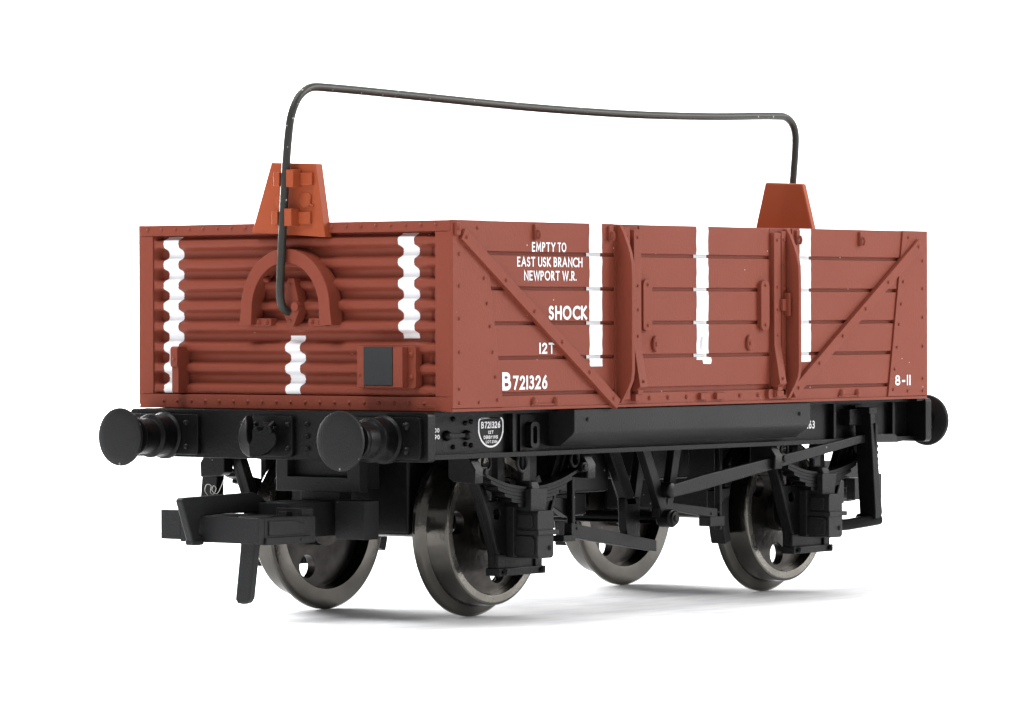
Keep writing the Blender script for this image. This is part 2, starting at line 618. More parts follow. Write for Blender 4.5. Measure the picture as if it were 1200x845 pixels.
for s, u0, u1, w0, w1, st in (('EMPTY', -22.93, -20.0, 28.58, 29.32, .17), ('TO', -19.68, -18.62, 28.58, 29.32, .17), ('EAST USK BRANCH', -24.78, -16.54, 27.42, 28.18, .17),
                              ('NEWPORT W.R.', -23.92, -17.3, 26.36, 27.12, .17), ('SHOCK', -20.84, -15.98, 23.32, 24.42, .2),
                              ('12T', -22.04, -20.14, 20.7, 21.56, .18), ('B', -26.68, -25.6, 17.93, 19.33, .205),
                              ('721326', -25.33, -21.07, 17.97, 19.05, .19), ('8-11', 27.63, 30.1, 17.58, 18.48, .18)):
    mb = MB()
    up = (lambda u, w, d: (u, YS - 0.165 - d, w)) if s == '8-11' else side_put
    text(mb, s, u0, u1, w0, w1, up, st)
    mb.build('lettering', M['white'], side, bevel=0)

# --- drop door
mb = MB()
for i, top in enumerate(edges[:-1]):
    z1 = top - (gaps if i else 0.03)
    z0 = edges[i + 1] + (gaps if i < 4 else 0.3)
    mb.box(-9.05, 9.05, YS, YS + 0.5, z0, z1)
mb.box(-9.05, 9.05, YS + 0.25, YS + 0.55, 17.9, ZT - 0.1)
def half_moon(mb, x):
    pts = [(x - 0.1 + 0.32 * math.cos(math.radians(a)), YS - 0.1, 21.38 + 0.52 * math.sin(math.radians(a))) for a in range(80, 281, 20)]
    mb.tube(pts, 0.15, 8)
    mb.rivet((x + 0.08, YS, 21.36), '-y', 0.2, 0.14)


for x in (-6.86, 6.17):
    half_moon(mb, x)
mb.build('drop_door', M['brown'], wagon)
door = bpy.data.objects['drop_door']
for sg in (-1, 1):
    mb = MB()
    x0, x1 = sg * 10.2, sg * 9.22
    prof = [(YS + 0.2, 30.46), (YS - 0.36, 30.46), (YS - 0.38, 21.2), (YS - 0.95, 18.0), (YS - 0.55, 17.7), (YS + 0.0, 17.7), (YS + 0.2, 21.0)]
    mb.prism('x', prof, x0, x1)
    for z in (29.85, 26.0, 24.1, 22.0):
        mb.rivet((sg * 9.7, YS - 0.36, z), '-y', 0.15, 0.12)
    mb.rivet((sg * 9.7, YS - 0.85, 18.4), '-y', 0.15, 0.2)
    mb.box(sg * 9.7 - 0.5, sg * 9.7 + 0.5, YS - 0.5, YS - 0.02, 16.85, 17.45)
    mb.cyl((sg * 9.7 - 0.35, YS - 0.35, 17.6), (sg * 9.7 + 0.35, YS - 0.35, 17.6), 0.3)
    if sg == 1:
        mb.prism('y', rrect(8.5, 11.2, 16.75, 17.55, 0.2), YS - 0.3, YS + 0.1)
        mb.box(9.3, 10.3, YS - 0.6, YS - 0.1, 16.9, 17.4)
    mb.build('hinge_strap', M['brown'], door)
    mb = MB()
    xa, xb = (-8.92, -7.72) if sg < 0 else (7.4, 8.6)
    mb.prism('y', rrect(xa, xb, 22.4, 26.5, 0.45), YS - 0.34, YS + 0.1)
    for z in (26.1, 22.85):
        mb.rivet(((xa + xb) / 2, YS - 0.34, z), '-y', 0.15, 0.12)
    mb.build('securing_plate', M['brown'], door)
side_stripe(door, -0.46, 1.64, 20.05)
mb = MB()
half_moon(mb, -0.2)
mb.build('half_moon_ring', M['white'], door, bevel=0)
mb = MB()
mb.add([(-.5, YS - .026, 20.24), (.7, YS - .026, 20.24), (.8, YS - .026, 19.98), (.7, YS - .026, 19.7), (-.35, YS - .026, 19.72), (-.45, YS - .026, 19.95)],
       [(0, 1, 2, 3, 4, 5)])
mb.build('painted_stripe', M['white'], door, bevel=0)

copy_tree(side, wagon, rz=PI)
copy_tree(door, wagon, rz=PI)

# --- end panel of pressed corrugated steel
PER = 1.633
G0 = 28.56


def corr_x(y, z):
    """x of the pressed sheet at (y, z): broad ridges, narrower grooves, closed pockets at both sides"""
    ph = (z - G0) / PER
    c = 0.5 + 0.5 * math.cos(2 * math.pi * ph)          # 1 in a groove
    t = min(1.0, max(0.0, (c - 0.16) / 0.66))
    g = 0.3 * c + 0.7 * t * t * (3 - 2 * t)
    ay = abs(y)
    e = 1.0
    if ay > 13.45:
        e = 1.0 + 0.7 * max(0.0, 1 - ((ay - 13.95) / 0.5) ** 2)
    if ay > 14.1:
        e *= max(0.0, 1 - ((ay - 14.1) / 0.35) ** 2)
    return XE + 0.1 + 0.7 * g * e


mb = MB()
ZL, ZH = 17.45, 30.1
nz = 190
ycols = [-14.45 + 0.08 * k for k in range(26)] + [-12.3 + 0.6 * k for k in range(1, 41)] + [12.45 + 0.08 * k for k in range(1, 26)]
ycols = sorted(set(round(y, 3) for y in ycols))
vs = []
for j in range(nz + 1):
    z = ZL + (ZH - ZL) * j / nz
    for y in ycols:
        vs.append((corr_x(y, z), y, z))
w_ = len(ycols)
fs = [(j * w_ + i, j * w_ + i + 1, (j + 1) * w_ + i + 1, (j + 1) * w_ + i) for j in range(nz) for i in range(w_ - 1)]
mb.add(vs, fs)
end = mb.build('end_panel', M['brown'], wagon, bevel=0, angle=80)

mb = MB()                                                                        # angle frame round the sheet
mb.box(XE, XE + 1.4, 15.9, -15.9, 30.05, ZT)
mb.box(XE, XE + 1.4, 15.9, -15.9, ZB, 17.52)
mb.box(XE + 0.02, XE + 1.4, 15.88, 14.5, 17.54, 30.03)
mb.box(XE + 0.02, XE + 1.4, -15.88, -14.38, 17.54, 30.03)
mb.box(XE + 0.9, XE + 1.5, 14.6, -14.6, 17.4, 30.2)                              # backing
for y in [15.0 - 1.475 * k for k in range(21)]:
    mb.rivet((XE, y, 30.55), '-x', 0.15, 0.12)
for y in [13.36 - 1.482 * k for k in range(19)]:
    mb.rivet((XE, y, 17.02), '-x', 0.16, 0.13)
mb.box(XE - 0.02, XE + 0.5, -12.6, -14.3, 16.6, 16.9)
mb.build('end_frame', M['brown'], end)

# horseshoe guide
mb = MB()
yc, zc = -0.2, 24.25
outer, inner = [], []
for k in range(25):
    a = math.radians(180 * k / 24)
    outer.append((yc + 4.55 * math.cos(a), zc + 4.62 * math.sin(a)))
    inner.append((yc + 3.42 * math.cos(a), zc + 3.55 * math.sin(a)))
poly = [(yc + 4.72, 22.98)] + outer + [(yc - 4.72, 22.98), (yc - 3.5, 22.98)] + inner[::-1] + [(yc + 3.5, 22.98)]
mb.prism('x', poly, XE - 0.95, XE + 0.5)
for sy, z in ((2.45, 26.5), (-2.5, 26.45)):
    mb.rivet((XE - 0.15, yc + sy, z), '-x', 0.28, 0.45)
for sy in (1, -1):
    mb.prism('x', rrect(*sorted((yc + sy * 1.9, yc + sy * 3.7)), 22.9, 23.5, 0.2), XE - 0.4, XE + 0.4)
    for q in (2.3, 3.1):
        mb.rivet((XE - 0.4, yc + sy * q, 23.2), '-x', 0.22, 0.25)
mb.build('horseshoe_guide', M['brown'], end)

mb = MB()                                                                        # diamond boss the wire turns in
yd, zd = -0.42, 24.75
mb.prism('x', [(yd - 0.3, 26.6), (yd - 0.95, 24.3), (yd - 0.25, 22.85), (yd + 0.25, 22.85), (yd + 0.95, 24.3), (yd + 0.3, 26.6)], XE - 0.5, XE + 0.5)
mb.cyl((XE - 0.4, yd - 0.75, 24.4), (XE - 0.95, yd - 0.75, 24.4), 0.36)
mb.rivet((XE - 0.5, yd + 0.1, 26.1), '-x', 0.15, 0.1)
mb.rivet((XE - 0.5, yd + 0.05, 23.3), '-x', 0.15, 0.1)
mb.build('pivot_boss', M['brown'], end)

mb = MB()                                                                        # clip at lower left
mb.prism('y', rrect(XE - 1.0, XE + 0.5, 19.65, 21.3, 0.25), 11.0, 11.75)
mb.prism('y', rrect(XE - 0.85, XE + 0.5, 17.62, 19.75, 0.15), 11.02, 11.72)
mb.rivet((XE - 1.0, 11.35, 20.3), '-x', 0.15, 0.1)
mb.build('lamp_clip', M['brown'], end)

mb = MB()                                                                        # label board with black face
mb.prism('x', rrect(-12.75, -7.1, 18.15, 21.35, 0.2), XE - 0.32, XE + 0.5)
mb.box(XE - 1.0, XE + 0.2, -7.5, -8.2, 18.22, 21.3)
mb.box(XE - 1.0, XE + 0.2, -11.05, -12.0, 18.22, 21.3)
mb.box(XE - 0.9, XE + 0.2, -7.6, -11.5, 18.2, 18.36)
for z in (20.75, 19.0):
    mb.rivet((XE - 0.32, -12.35, z), '-x', 0.22, 0.18)
mb.rivet((XE - 1.0, -7.8, 19.2), '-x', 0.16, 0.12)
lb = mb.build('label_board', M['brown'], end)
lb['label'] = 'raised brown board with black face'
mb = MB()
mb.box(XE - 1.06, XE + 0.1, -8.2, -11.05, 18.37, 21.32)
mb.build('label_face', M['panel_black'], end, bevel=0.05)


def end_stripe(y0, y1, z0, z1):
    mb = MB()
    vs, fs = [], []
    nn = int((z1 - z0) / 0.07)
    ys = [y0 + (y1 - y0) * k / 4 for k in range(5)]
    for j in range(nn + 1):
        z = z0 + (z1 - z0) * j / nn
        jit = random.uniform(-.03, .03)
        for y in ys:
            vs.append((corr_x(y, z) - 0.035, y + jit, z))
    for j in range(nn):
        for i in range(4):
            fs.append((j * 5 + i, j * 5 + i + 1, j * 5 + i + 6, j * 5 + i + 5))
    mb.add(vs, fs)
    mb.build('painted_stripe', M['white'], end, bevel=0, angle=80)


end_stripe(11.82, 13.4, 17.62, 29.95)
end_stripe(-12.3, -10.72, 21.95, 29.95)
end_stripe(-0.85, 0.65, 17.62, 22.15)
copy_tree(end, wagon, rz=PI)

# --- floor of the wagon
mb = MB()
mb.box(-32.0, 32.0, -14.5, 14.5, 16.5, 17.2)
mb.build('floor_boards', M['brown'], wagon)

# --- bent wire sheet rail
raw = [(-32.9, -0.25, 24.0), (-33.35, -0.15, 24.02), (-33.8, -0.08, 24.25), (-34.12, -0.05, 24.85), (-34.2, -0.07, 25.7), (-34.2, -0.15, 27.5),
       (-34.12, -0.6, 35.0), (-33.92, -0.85, 38.6), (-33.6, -0.98, 39.8), (-32.9, -1.02, 40.75), (-31.7, -1.0, 41.35), (-30.2, -1.0, 41.45),
       (-20, -1.0, 41.22), (-6, -1.05, 40.85), (4, -1.1, 40.72), (12, -1.15, 40.72), (22, -1.2, 40.92), (32.0, -1.3, 41.28),
       (33.0, -1.35, 41.05), (33.75, -1.38, 40.4), (34.0, -1.4, 39.3), (34.0, -1.1, 35.4), (34.0, -0.3, 26), (33.85, -0.1, 24.6),
       (33.2, 0.0, 24.1), (32.6, 0.0, 24.05)]


def smooth(pts, n=6):
    P = [Vector(p) for p in pts]
    out = []
    for i in range(len(P) - 1):
        p0, p1, p2, p3 = P[max(i - 1, 0)], P[i], P[i + 1], P[min(i + 2, len(P) - 1)]
        d = (p2 - p1).length
        # centripetal-like tangents that do not overshoot on uneven spacing
        m1 = (p2 - p0) / max(1e-6, (p2 - p1).length + (p1 - p0).length) * d
        m2 = (p3 - p1) / max(1e-6, (p3 - p2).length + (p2 - p1).length) * d
        for k in range(n):
            t = k / n
            h00, h10, h01, h11 = 2 * t**3 - 3 * t**2 + 1, t**3 - 2 * t**2 + t, -2 * t**3 + 3 * t**2, t**3 - t**2
            out.append(h00 * p1 + h10 * m1 + h01 * p2 + h11 * m2)
    out.append(P[-1])
    return out


mb = MB()
mb.tube(smooth(raw), 0.33, 14)
mb.build('sheet_rail', M['wire'], wagon, bevel=0)

# --- orange rail brackets
mb = MB()
mb.prism('x', [(1.47, 35.57), (-3.04, 35.39), (-3.99, 29.72), (3.5, 30.2)], XE - 0.55, XE + 0.25)
for z, w in ((34.2, 0.9), (31.2, 0.9)):
    yl = -0.55 if z > 33 else -0.35
    mb.box(XE - 1.55, XE - 0.5, yl + 0.36, yl + 0.95, z - 0.5, z + 0.55)
    mb.box(XE - 1.6, XE - 0.5, yl - 0.36, yl - 1.1, z - 0.6, z + 0.75)
    mb.box(XE - 0.8, XE - 0.5, yl - 1.1, yl - 2.3, z - 0.45, z + 0.5)
mb.lathe((XE - 0.55, 0.45, 32.6), 'x', [(0.1, 0.6), (-0.06, 0.6), (-0.1, 0.5)], 16)
mb.lathe((XE - 0.55, -2.0, 32.6), 'x', [(0.1, 0.6), (-0.06, 0.6), (-0.1, 0.5)], 16)
mb.tube([(XE - 0.6, -2.3, 33.1), (XE - 0.65, -2.6, 32.9), (XE - 0.62, -2.5, 32.3), (XE - 0.65, -2.9, 32.1)], 0.1, 6)
mb.build('rail_bracket', M['orange'], wagon, bevel=0.12)
mb = MB()
mb.prism('x', [(1.05, 35.5), (-2.95, 35.3), (-4.45, 29.7), (2.5, 30.0)], -XE - 0.15, -XE + 0.6)
for z in (34.2, 31.2):
    mb.box(-XE + 0.5, -XE + 1.6, -0.4, -0.9, z - 0.5, z + 0.5)
    mb.box(-XE + 0.5, -XE + 1.6, -1.6, -2.2, z - 0.5, z + 0.5)
mb.build('rail_bracket', M['orange'], wagon, bevel=0.18)

# ------------------------------------------------------------------ underframe
BX = -34.75      # front of the buffer beam

mb = MB()
mb.prism('x', rrect(-15.2, 15.2, 12.62, 16.38, 0.3), BX, BX + 0.9)
mb.box(BX + 0.5, BX + 2.0, -15.0, 15.0, 16.15, 16.4)
for y0, y1 in ((-14.75, -7.7), (7.7, 14.75), (-2.05, 2.05)):
    mb.prism('x', rrect(y0, y1, 12.85, 16.0, 0.35), BX - 0.38, BX + 0.3)
for y in (-13.4, 13.4, -8.9, 8.9, -1.65, 1.65):
    for z in (15.35, 13.5):
        big = 0.34 if abs(y) > 12 else 0.24
        mb.rivet((BX - 0.38, y, z), '-x', big, 0.25)
for y in (-3.3, 3.3):
    for z in (15.4, 14.45, 13.5):
        mb.rivet((BX, y, z), '-x', 0.24, 0.28)
beam = mb.build('buffer_beam', M['black'], wagon, bevel=0.15)

# draw hook: rounded hook plate standing out from the beam
mb = MB()
yr, zr = 0.4, 14.4
halves = ([(yr, 13.85), (yr + .3, 14.15), (yr + .42, 14.8), (yr + .45, 15.5), (yr + .62, 16.05), (yr + 1.15, 15.6), (yr + 1.55, 14.95), (yr + 1.7, 14.3),
           (yr + 1.58, 13.7), (yr + 1.15, 13.15), (yr + .6, 12.9), (yr, 12.82)],
          [(yr, 13.85), (yr, 12.82), (yr - .5, 12.9), (yr - 1.05, 13.15), (yr - 1.5, 13.7), (yr - 1.68, 14.3), (yr - 1.5, 14.9), (yr - 1.15, 15.45),
           (yr - .75, 15.55), (yr - .85, 15.05), (yr - .6, 14.8), (yr - .4, 15.2), (yr - .15, 15.0), (yr - .18, 14.3)])
for h, slope in zip(halves, (0.35, 0.75)):
    n = len(h)
    vs = [(-37.35 + slope * abs(y - yr) + 0.1 * abs(z - 14.3), y, z) for y, z in h] + [(-36.3 + 0.3 * slope * abs(y - yr), y, z) for y, z in h]
    fs = [tuple(range(n)), tuple(range(2 * n - 1, n - 1, -1))] + [(q, (q + 1) % n, n + (q + 1) % n, n + q) for q in range(n)]
    mb.add(vs, fs)
mb.cyl((-36.6, yr, 14.3), (BX + 0.2, yr, 14.3), 0.75, n=16)
mb.tube([(-36.6, -1.0, 15.2), (-36.2, -1.05, 15.5), (-35.8, -1.0, 15.2), (-36.0, -1.05, 14.8), (-36.4, -1.0, 14.8)], 0.16, 8, closed=True)
mb.build('draw_hook', M['black'], beam, bevel=0.12)
copy_tree(beam, wagon, rz=PI)

# buffers
mb = MB()
c = (0, -11.22, 14.31)
HX = -40.4
mb.lathe((BX - 0.3, c[1], c[2]), 'x', [(0.2, 1.85), (-0.2, 1.85), (-0.35, 1.66), (-1.3, 1.62), (-1.5, 1.7), (-1.85, 1.7), (-1.95, 1.5), (-2.0, 1.4),
                                         (-3.1, 1.36), (-3.2, 1.44), (-3.6, 1.44), (-3.65, 1.0), (-5.3, 0.95)], 36)
buf = mb.build('buffer', M['black'], wagon, bevel=0.03)
mb = MB()
prof = [(0.45, 1.0), (0.42, 1.9), (0.3, 2.2), (0.12, 2.27), (-0.0, 2.24), (-0.06, 2.1), (-0.1, 1.5), (-0.13, 0.8), (-0.14, 0.05)]
mb.lathe((HX + 0.1, c[1], c[2]), 'x', prof, 56)
mb.build('buffer_head', M['buffer_black'], buf, bevel=0)
copy_tree(buf, wagon, loc=(0, 2 * 11.22 * K, 0))
copy_tree(buf, wagon, rz=PI)
copy_tree(buf, wagon, loc=(0, -2 * 11.22 * K, 0), rz=PI)

# solebar (channel) with the shock-gear box running along it
YW = -13.2
mb = MB()
mb.box(-33.9, 33.9, YW, YW + 0.7, 12.78, 16.4)
mb.box(-33.9, 33.9, YW - 0.85, YW + 0.3, 16.12, 16.41)
mb.box(-33.9, 33.9, YW - 0.85, YW + 0.3, 12.74, 13.1)
for x, z in [(-29.28, 15.78), (-27.8, 15.44), (-27.09, 15.54), (-27.8, 13.84), (-27.1, 13.73), (-29.29, 13.65)]:
    mb.rivet((x, YW, z), '-y', 0.21, 0.25)
mb.box(-30.2, -27.5, YW - 0.25, YW, 14.36, 14.66)
for x in (-30.1, -27.7):
    mb.rivet((x, YW - 0.1, 14.52), '-y', 0.42, 0.35, 10)
for x in (-22.4, 21.9, 31.0):
    mb.box(x - 0.18, x + 0.18, YW - 0.55, YW + 0.1, 13.1, 16.1)
mb.box(-21.2, -19.3, YW - 0.2, YW + 0.1, 13.15, 15.98)                          # bracket with slot
slot = rrect(-20.55, -19.45, 13.35, 15.4, 0.4)
mb.prism('y', slot, YW - 0.75, YW - 0.1, holes=[rrect(-20.25, -19.75, 13.7, 15.05, 0.2)])
mb.box(24.8, 27.0, YW - 0.7, YW + 0.1, 14.6, 15.9)
sole = mb.build('solebar', M['black'], wagon, bevel=0.08)

mb = MB()
YB = -15.72
prof = [(YW + 0.3, 16.36), (YB, 16.32), (YB, 14.62), (YB + 0.18, 14.35), (YB + 1.45, 13.42), (YW + 0.3, 13.42)]
mb.prism('x', prof, -17.3, 15.3)
mb.rivet((-15.6, YB, 15.5), '-y', 0.18, 0.15)
mb.rivet((13.7, YB, 15.4), '-y', 0.18, 0.15)
mb.build('spring_housing', M['coupling'], wagon, bevel=0.14)

mb = MB()                                                                        # number plate on the solebar


def sole_put(u, w, d):
    return (u, YW - 0.02 - d, w)


# closed outline: flat top with rounded corners, half-round foot
cx, top, wd = -24.64, 15.76, 1.5
out = [(cx - wd + 0.3, top)] + [(cx + wd - 0.3, top)]
out += arc(cx + wd - 0.35, top - 0.35, 0.35, 0.35, 90, 0, 4)[1:]
out += [(cx + wd, 14.7)]
out += arc(cx, 14.95, wd, 1.4, -10, -170, 16)
out += [(cx - wd, 14.7)]
out += arc(cx - wd + 0.35, top - 0.35, 0.35, 0.35, 180, 90, 4)
out.append(out[0])
ribbon(mb, out, 0.07, sole_put, 0.0)
text(mb, 'B721326', cx - 1.2, cx + 1.15, 14.98, 15.5, sole_put, .2)
text(mb, '12T', cx - 0.32, cx + 0.3, 14.55, 14.8, sole_put, .2)
text(mb, 'DERBY 1951', cx - 0.88, cx + 0.85, 14.16, 14.42, sole_put, .18)
text(mb, 'LOT 2354', cx - 0.62, cx + 0.8, 13.83, 14.05, sole_put, .18)
mb.build('number_plate', M['white'], sole, bevel=0)
mb = MB()
text(mb, '00', -31.55, -30.95, 14.78, 15.12, sole_put, .2)
mb.build('lettering', M['white'], sole, bevel=0)
mb = MB()
text(mb, '190', -31.7, -30.93, 14.27, 14.62, sole_put, .2)
mb.build('lettering', M['white'], sole, bevel=0)
mb = MB()
text(mb, '.63', 18.5, 19.6, 14.02, 14.7, sole_put, .18)
mb.build('lettering', M['white'], sole, bevel=0)
copy_tree(sole, wagon, rz=PI)
copy_tree(bpy.data.objects['spring_housing'], wagon, rz=PI)

# chassis core below the floor
mb = MB()
mb.box(-33.0, 33.0, -6.0, 6.0, 13.0, 16.3)
mb.box(-26.0, -15.0, -6.1, 6.1, 6.55, 13.2)
mb.box(15.5, 26.0, -6.1, 6.1, 6.9, 13.2)
mb.box(-10.5, -3.8, -9.0, 9.0, 9.35, 12.7)
mb.box(-10.2, -4.8, -7.5, 7.5, 7.4, 9.4)
mb.box(4.0, 9.5, -7.5, 7.5, 10.0, 12.9)
mb.box(-33.6, -30.0, -12.8, 12.8, 15.6, 16.35)
mb.box(30.0, 33.6, -12.8, 12.8, 15.6, 16.35)
mb.box(-30, 30, -12.4, 12.4, 15.9, 16.45)
mb.build('chassis_core', M['black'], wagon, bevel=0.35)

# --- axle guard, spring and axlebox (one corner); local x is measured from the axle
mb = MB()
YG = -12.3
plate = [(-2.8, 3.9), (2.8, 3.9), (2.8, 5.1), (4.55, 9.3), (-4.55, 9.3), (-2.8, 5.1)]
mb.prism('y', plate, YG, YG + 0.85, holes=[circ(-2.65, 8.25, 0.42, 14), circ(2.65, 8.25, 0.42, 14)])
for sg in (-1, 1):
    mb.prism('y', [(sg * 3.45, 9.2), (sg * 4.5, 9.2), (sg * 6.1, 12.9), (sg * 5.2, 12.9)], YG + 0.03, YG + 0.82)
    mb.box(sg * 1.55, sg * 2.5, YG + 0.05, YG + 0.7, 9.2, 12.9)
    # raised lip on the sloping edge
    mb.prism('y', [(sg * 2.45, 5.1), (sg * 2.83, 5.1), (sg * 6.13, 12.88), (sg * 5.8, 12.88)], YG - 0.22, YG + 0.2)
    mb.box(sg * 2.85, sg * 1.95, YG - 0.2, YG + 0.2, 3.95, 5.15)
guard = mb.build('axle_guard', M['black'], wagon, bevel=0.09)
mb = MB()
mb.box(-2.95, 2.95, YG - 0.45, YG + 0.9, 3.45, 4.05)
for x in (-2.3, 2.4):
    mb.rivet((x, YG - 0.45, 3.75), '-y', 0.3, 0.3, 6)
mb.build('keep_plate', M['black'], guard, bevel=0.1)
mb = MB()
mb.box(-1.45, 1.6, -13.0, YG + 0.2, 4.9, 9.0)
mb.prism('y', rrect(-1.0, 1.05, 4.8, 8.5, 0.3), -15.0, -12.2)
mb.box(-1.15, 1.5, -15.2, -12.6, 6.62, 7.0)
mb.prism('y', [(-0.85, 8.4), (0.95, 8.4), (1.3, 10.2), (-0.85, 10.2)], -14.25, -12.3)
mb.rivet((0.55, -15.0, 5.6), '-y', 0.22, 0.18)
mb.prism('x', rrect(-14.75, -12.6, 5.05, 6.55, 0.35), -1.22, -0.8)
mb.prism('x', rrect(-14.6, -13.2, 7.15, 8.2, 0.25), -1.16, -0.8)
mb.build('axlebox', M['coupling'], guard, bevel=0.22, seg=3)
mb = MB()
for i in range(6):
    hl = 6.0 - 0.85 * i
    pts_t, pts_b = [], []
    for k in range(17):
        x = -hl + 2 * hl * k / 16
        z = 10.35 + 1.35 * (x / 6.2) ** 2 - 0.275 * i
        pts_t.append((x, z))
        pts_b.append((x, z - 0.265))
    mb.prism('y', pts_t + pts_b[::-1], -13.72 + 0.02 * (i % 2), -12.5)
spring = mb.build('leaf_spring', M['black'], guard, bevel=0.025)
mb = MB()
mb.prism('x', [(-14.1, 8.75), (-14.1, 10.35), (-13.95, 10.7), (-13.65, 10.8), (-12.4, 10.8), (-12.4, 8.75)], -0.55, 0.5)
mb.prism('y', [(-0.55, 10.6), (0.5, 10.6), (0.5, 12.8), (-0.55, 12.8)], -13.2, -12.6)
mb.tube([(-0.75 + 0.6 * math.cos(a * PI / 8), -13.3, 12.25 + 0.72 * math.sin(a * PI / 8)) for a in range(16)], 0.13, 8, closed=True)
mb.build('spring_buckle', M['coupling'], spring, bevel=0.16, seg=3)
for sg in (-1, 1):
    mb = MB()
    mb.prism('x', [(-14.1, 10.75), (-14.15, 11.9), (-13.5, 12.85), (-11.5, 12.85), (-11.5, 11.2), (-12.0, 10.9)], sg * 6.6, sg * 7.7)
    mb.box(sg * 6.0, sg * 6.8, -14.1, -12.6, 11.3, 12.1)
    mb.cyl((sg * 6.3, -14.25, 11.65), (sg * 6.3, -12.6, 11.65), 0.28)
    mb.tube([(sg * 5.6 + 0.5 * math.cos(a * PI / 8), -13.6, 12.35 + 0.62 * math.sin(a * PI / 8)) for a in range(16)], 0.12, 8, closed=True)
    mb.build('spring_shackle', M['black'], guard, bevel=0.12)
AX = 20.1
copy_tree(guard, wagon, loc=(AX * K, 0, 0))
copy_tree(guard, wagon, loc=(AX * K, 0, 0), rz=PI)
copy_tree(guard, wagon, loc=(-AX * K, 0, 0), rz=PI)
guard.location = (-AX * K, 0, 0)

# --- wheelsets
def make_wheel(parent, sg, hole_angles):
    mb = MB()
    # tyre: flange inside, coned tread, rim step; t runs outwards from the back face
    prof = [(7.15, 5.35), (7.15, 6.6), (7.2, 6.85), (7.35, 7.0), (7.62, 7.0), (7.82, 6.82), (7.95, 6.45), (8.12, 6.22), (9.85, 6.05), (9.95, 5.98),
            (9.98, 5.85), (9.98, 5.25), (9.4, 5.15)]
    mb.lathe((0, 0, 7.0), 'y', [(sg * t, r) for t, r in prof], 72, closed=True)
    w = mb.build('wheel', M['steel'], parent, bevel=0.03, angle=28)
    mb = MB()
    mb.lathe((0, 0, 7.0), 'y', [(sg * 10.0, 5.27), (sg * 10.0, 5.83), (sg * 9.9, 5.84), (sg * 9.9, 5.26)], 72, closed=True)
    mb.build('rim_face', M['steel_bright'], w, bevel=0.02)
    mb = MB()
    holes = [circ(3.75 * math.cos(math.radians(a)), 7 + 3.75 * math.sin(math.radians(a)), 0.95, 18) for a in hole_angles]
    mb.prism('y', circ(0, 7, 5.3, 60), sg * 9.1, sg * 8.3, holes=holes)
    mb.lathe((0, 0, 7.0), 'y', [(sg * 7.4, 1.9), (sg * 9.75, 1.75), (sg * 9.9, 1.5)], 30)
    mb.build('wheel_web', M['web'], w, bevel=0.08)
    return w


def make_wheelset(x, a_near, a_far):
    mb = MB()
    mb.cyl((0, -12.2, 7.0), (0, 12.2, 7.0), 0.95, n=20)
    mb.cyl((0, -11.0, 7.0), (0, -10.0, 7.0), 1.55, n=24)
    mb.cyl((0, 11.0, 7.0), (0, 10.0, 7.0), 1.55, n=24)
    ax = mb.build('wheelset', M['steel'], wagon, bevel=0.05)
    make_wheel(ax, -1, a_near)
    make_wheel(ax, 1, a_far)
    ax.location = (x * K, 0, 0)


make_wheelset(-AX, [172, 292, 52], [250, 10, 130])
make_wheelset(AX, [266, 26, 146], [248, 8, 128])

# --- brake gear
mb = MB()
for yy in (-12.0, -8.6):
    for pts in ([(-3.4, 12.9), (-2.3, 12.9), (0.55, 7.3), (-0.6, 7.3)], [(1.1, 12.9), (2.15, 12.9), (0.75, 7.6), (-0.1, 7.6)]):
        mb.prism('y', pts, yy + (0.02 if pts[0][0] > 0 else 0), yy + 0.75)
mb.cyl((0, -12.7, 7.1), (0, 12.7, 7.1), 0.5, n=18)
mb.lathe((0, -12.6, 7.1), 'y', [(1.2, 0.75), (0, 0.75), (-0.1, 0.55), (-0.3, 0.55), (-0.3, 0.3), (-0.45, 0.3)], 20)
mb.lathe((-0.2, -12.2, 9.4), 'y', [(0.6, 0.66), (-0.5, 0.66), (-0.6, 0.5)], 20)
mb.prism('y', [(-0.9, 7.2), (0.6, 7.2), (0.5, 9.3), (-1.0, 9.3)], -11.9, -11.1)
gear = mb.build('brake_gear', M['black'], wagon, bevel=0.08)

mb = MB()
p0, p1 = Vector((-0.5, -12.55)), Vector((24.6, -14.35))
mid0, mid1 = 9.3, 13.0
vs = []
for px, py, zm, hh in ((p0.x, p0.y, mid0, .52), (3.6, -12.8, 9.9, .62), (p1.x, p1.y, mid1, .36), (26.6, p1.y, 13.05, .36), (29.9, p1.y, 13.0, .38), (30.3, p1.y, 13.0, .22)):
    for dy in (-.22, .22):
        vs += [(px, py + dy, zm + hh), (px, py + dy, zm - hh)]
fs = [(0, 2, 3, 1), (20, 21, 23, 22)]
for i in range(5):
    a, b = 4 * i, 4 * i + 4
    fs += [(a, a + 1, b + 1, b), (a + 2, b + 2, b + 3, a + 3), (a, b, b + 2, a + 2), (a + 1, a + 3, b + 3, b + 1)]
mb.add(vs, fs)
mb.build('brake_lever', M['coupling'], gear, bevel=0.1)

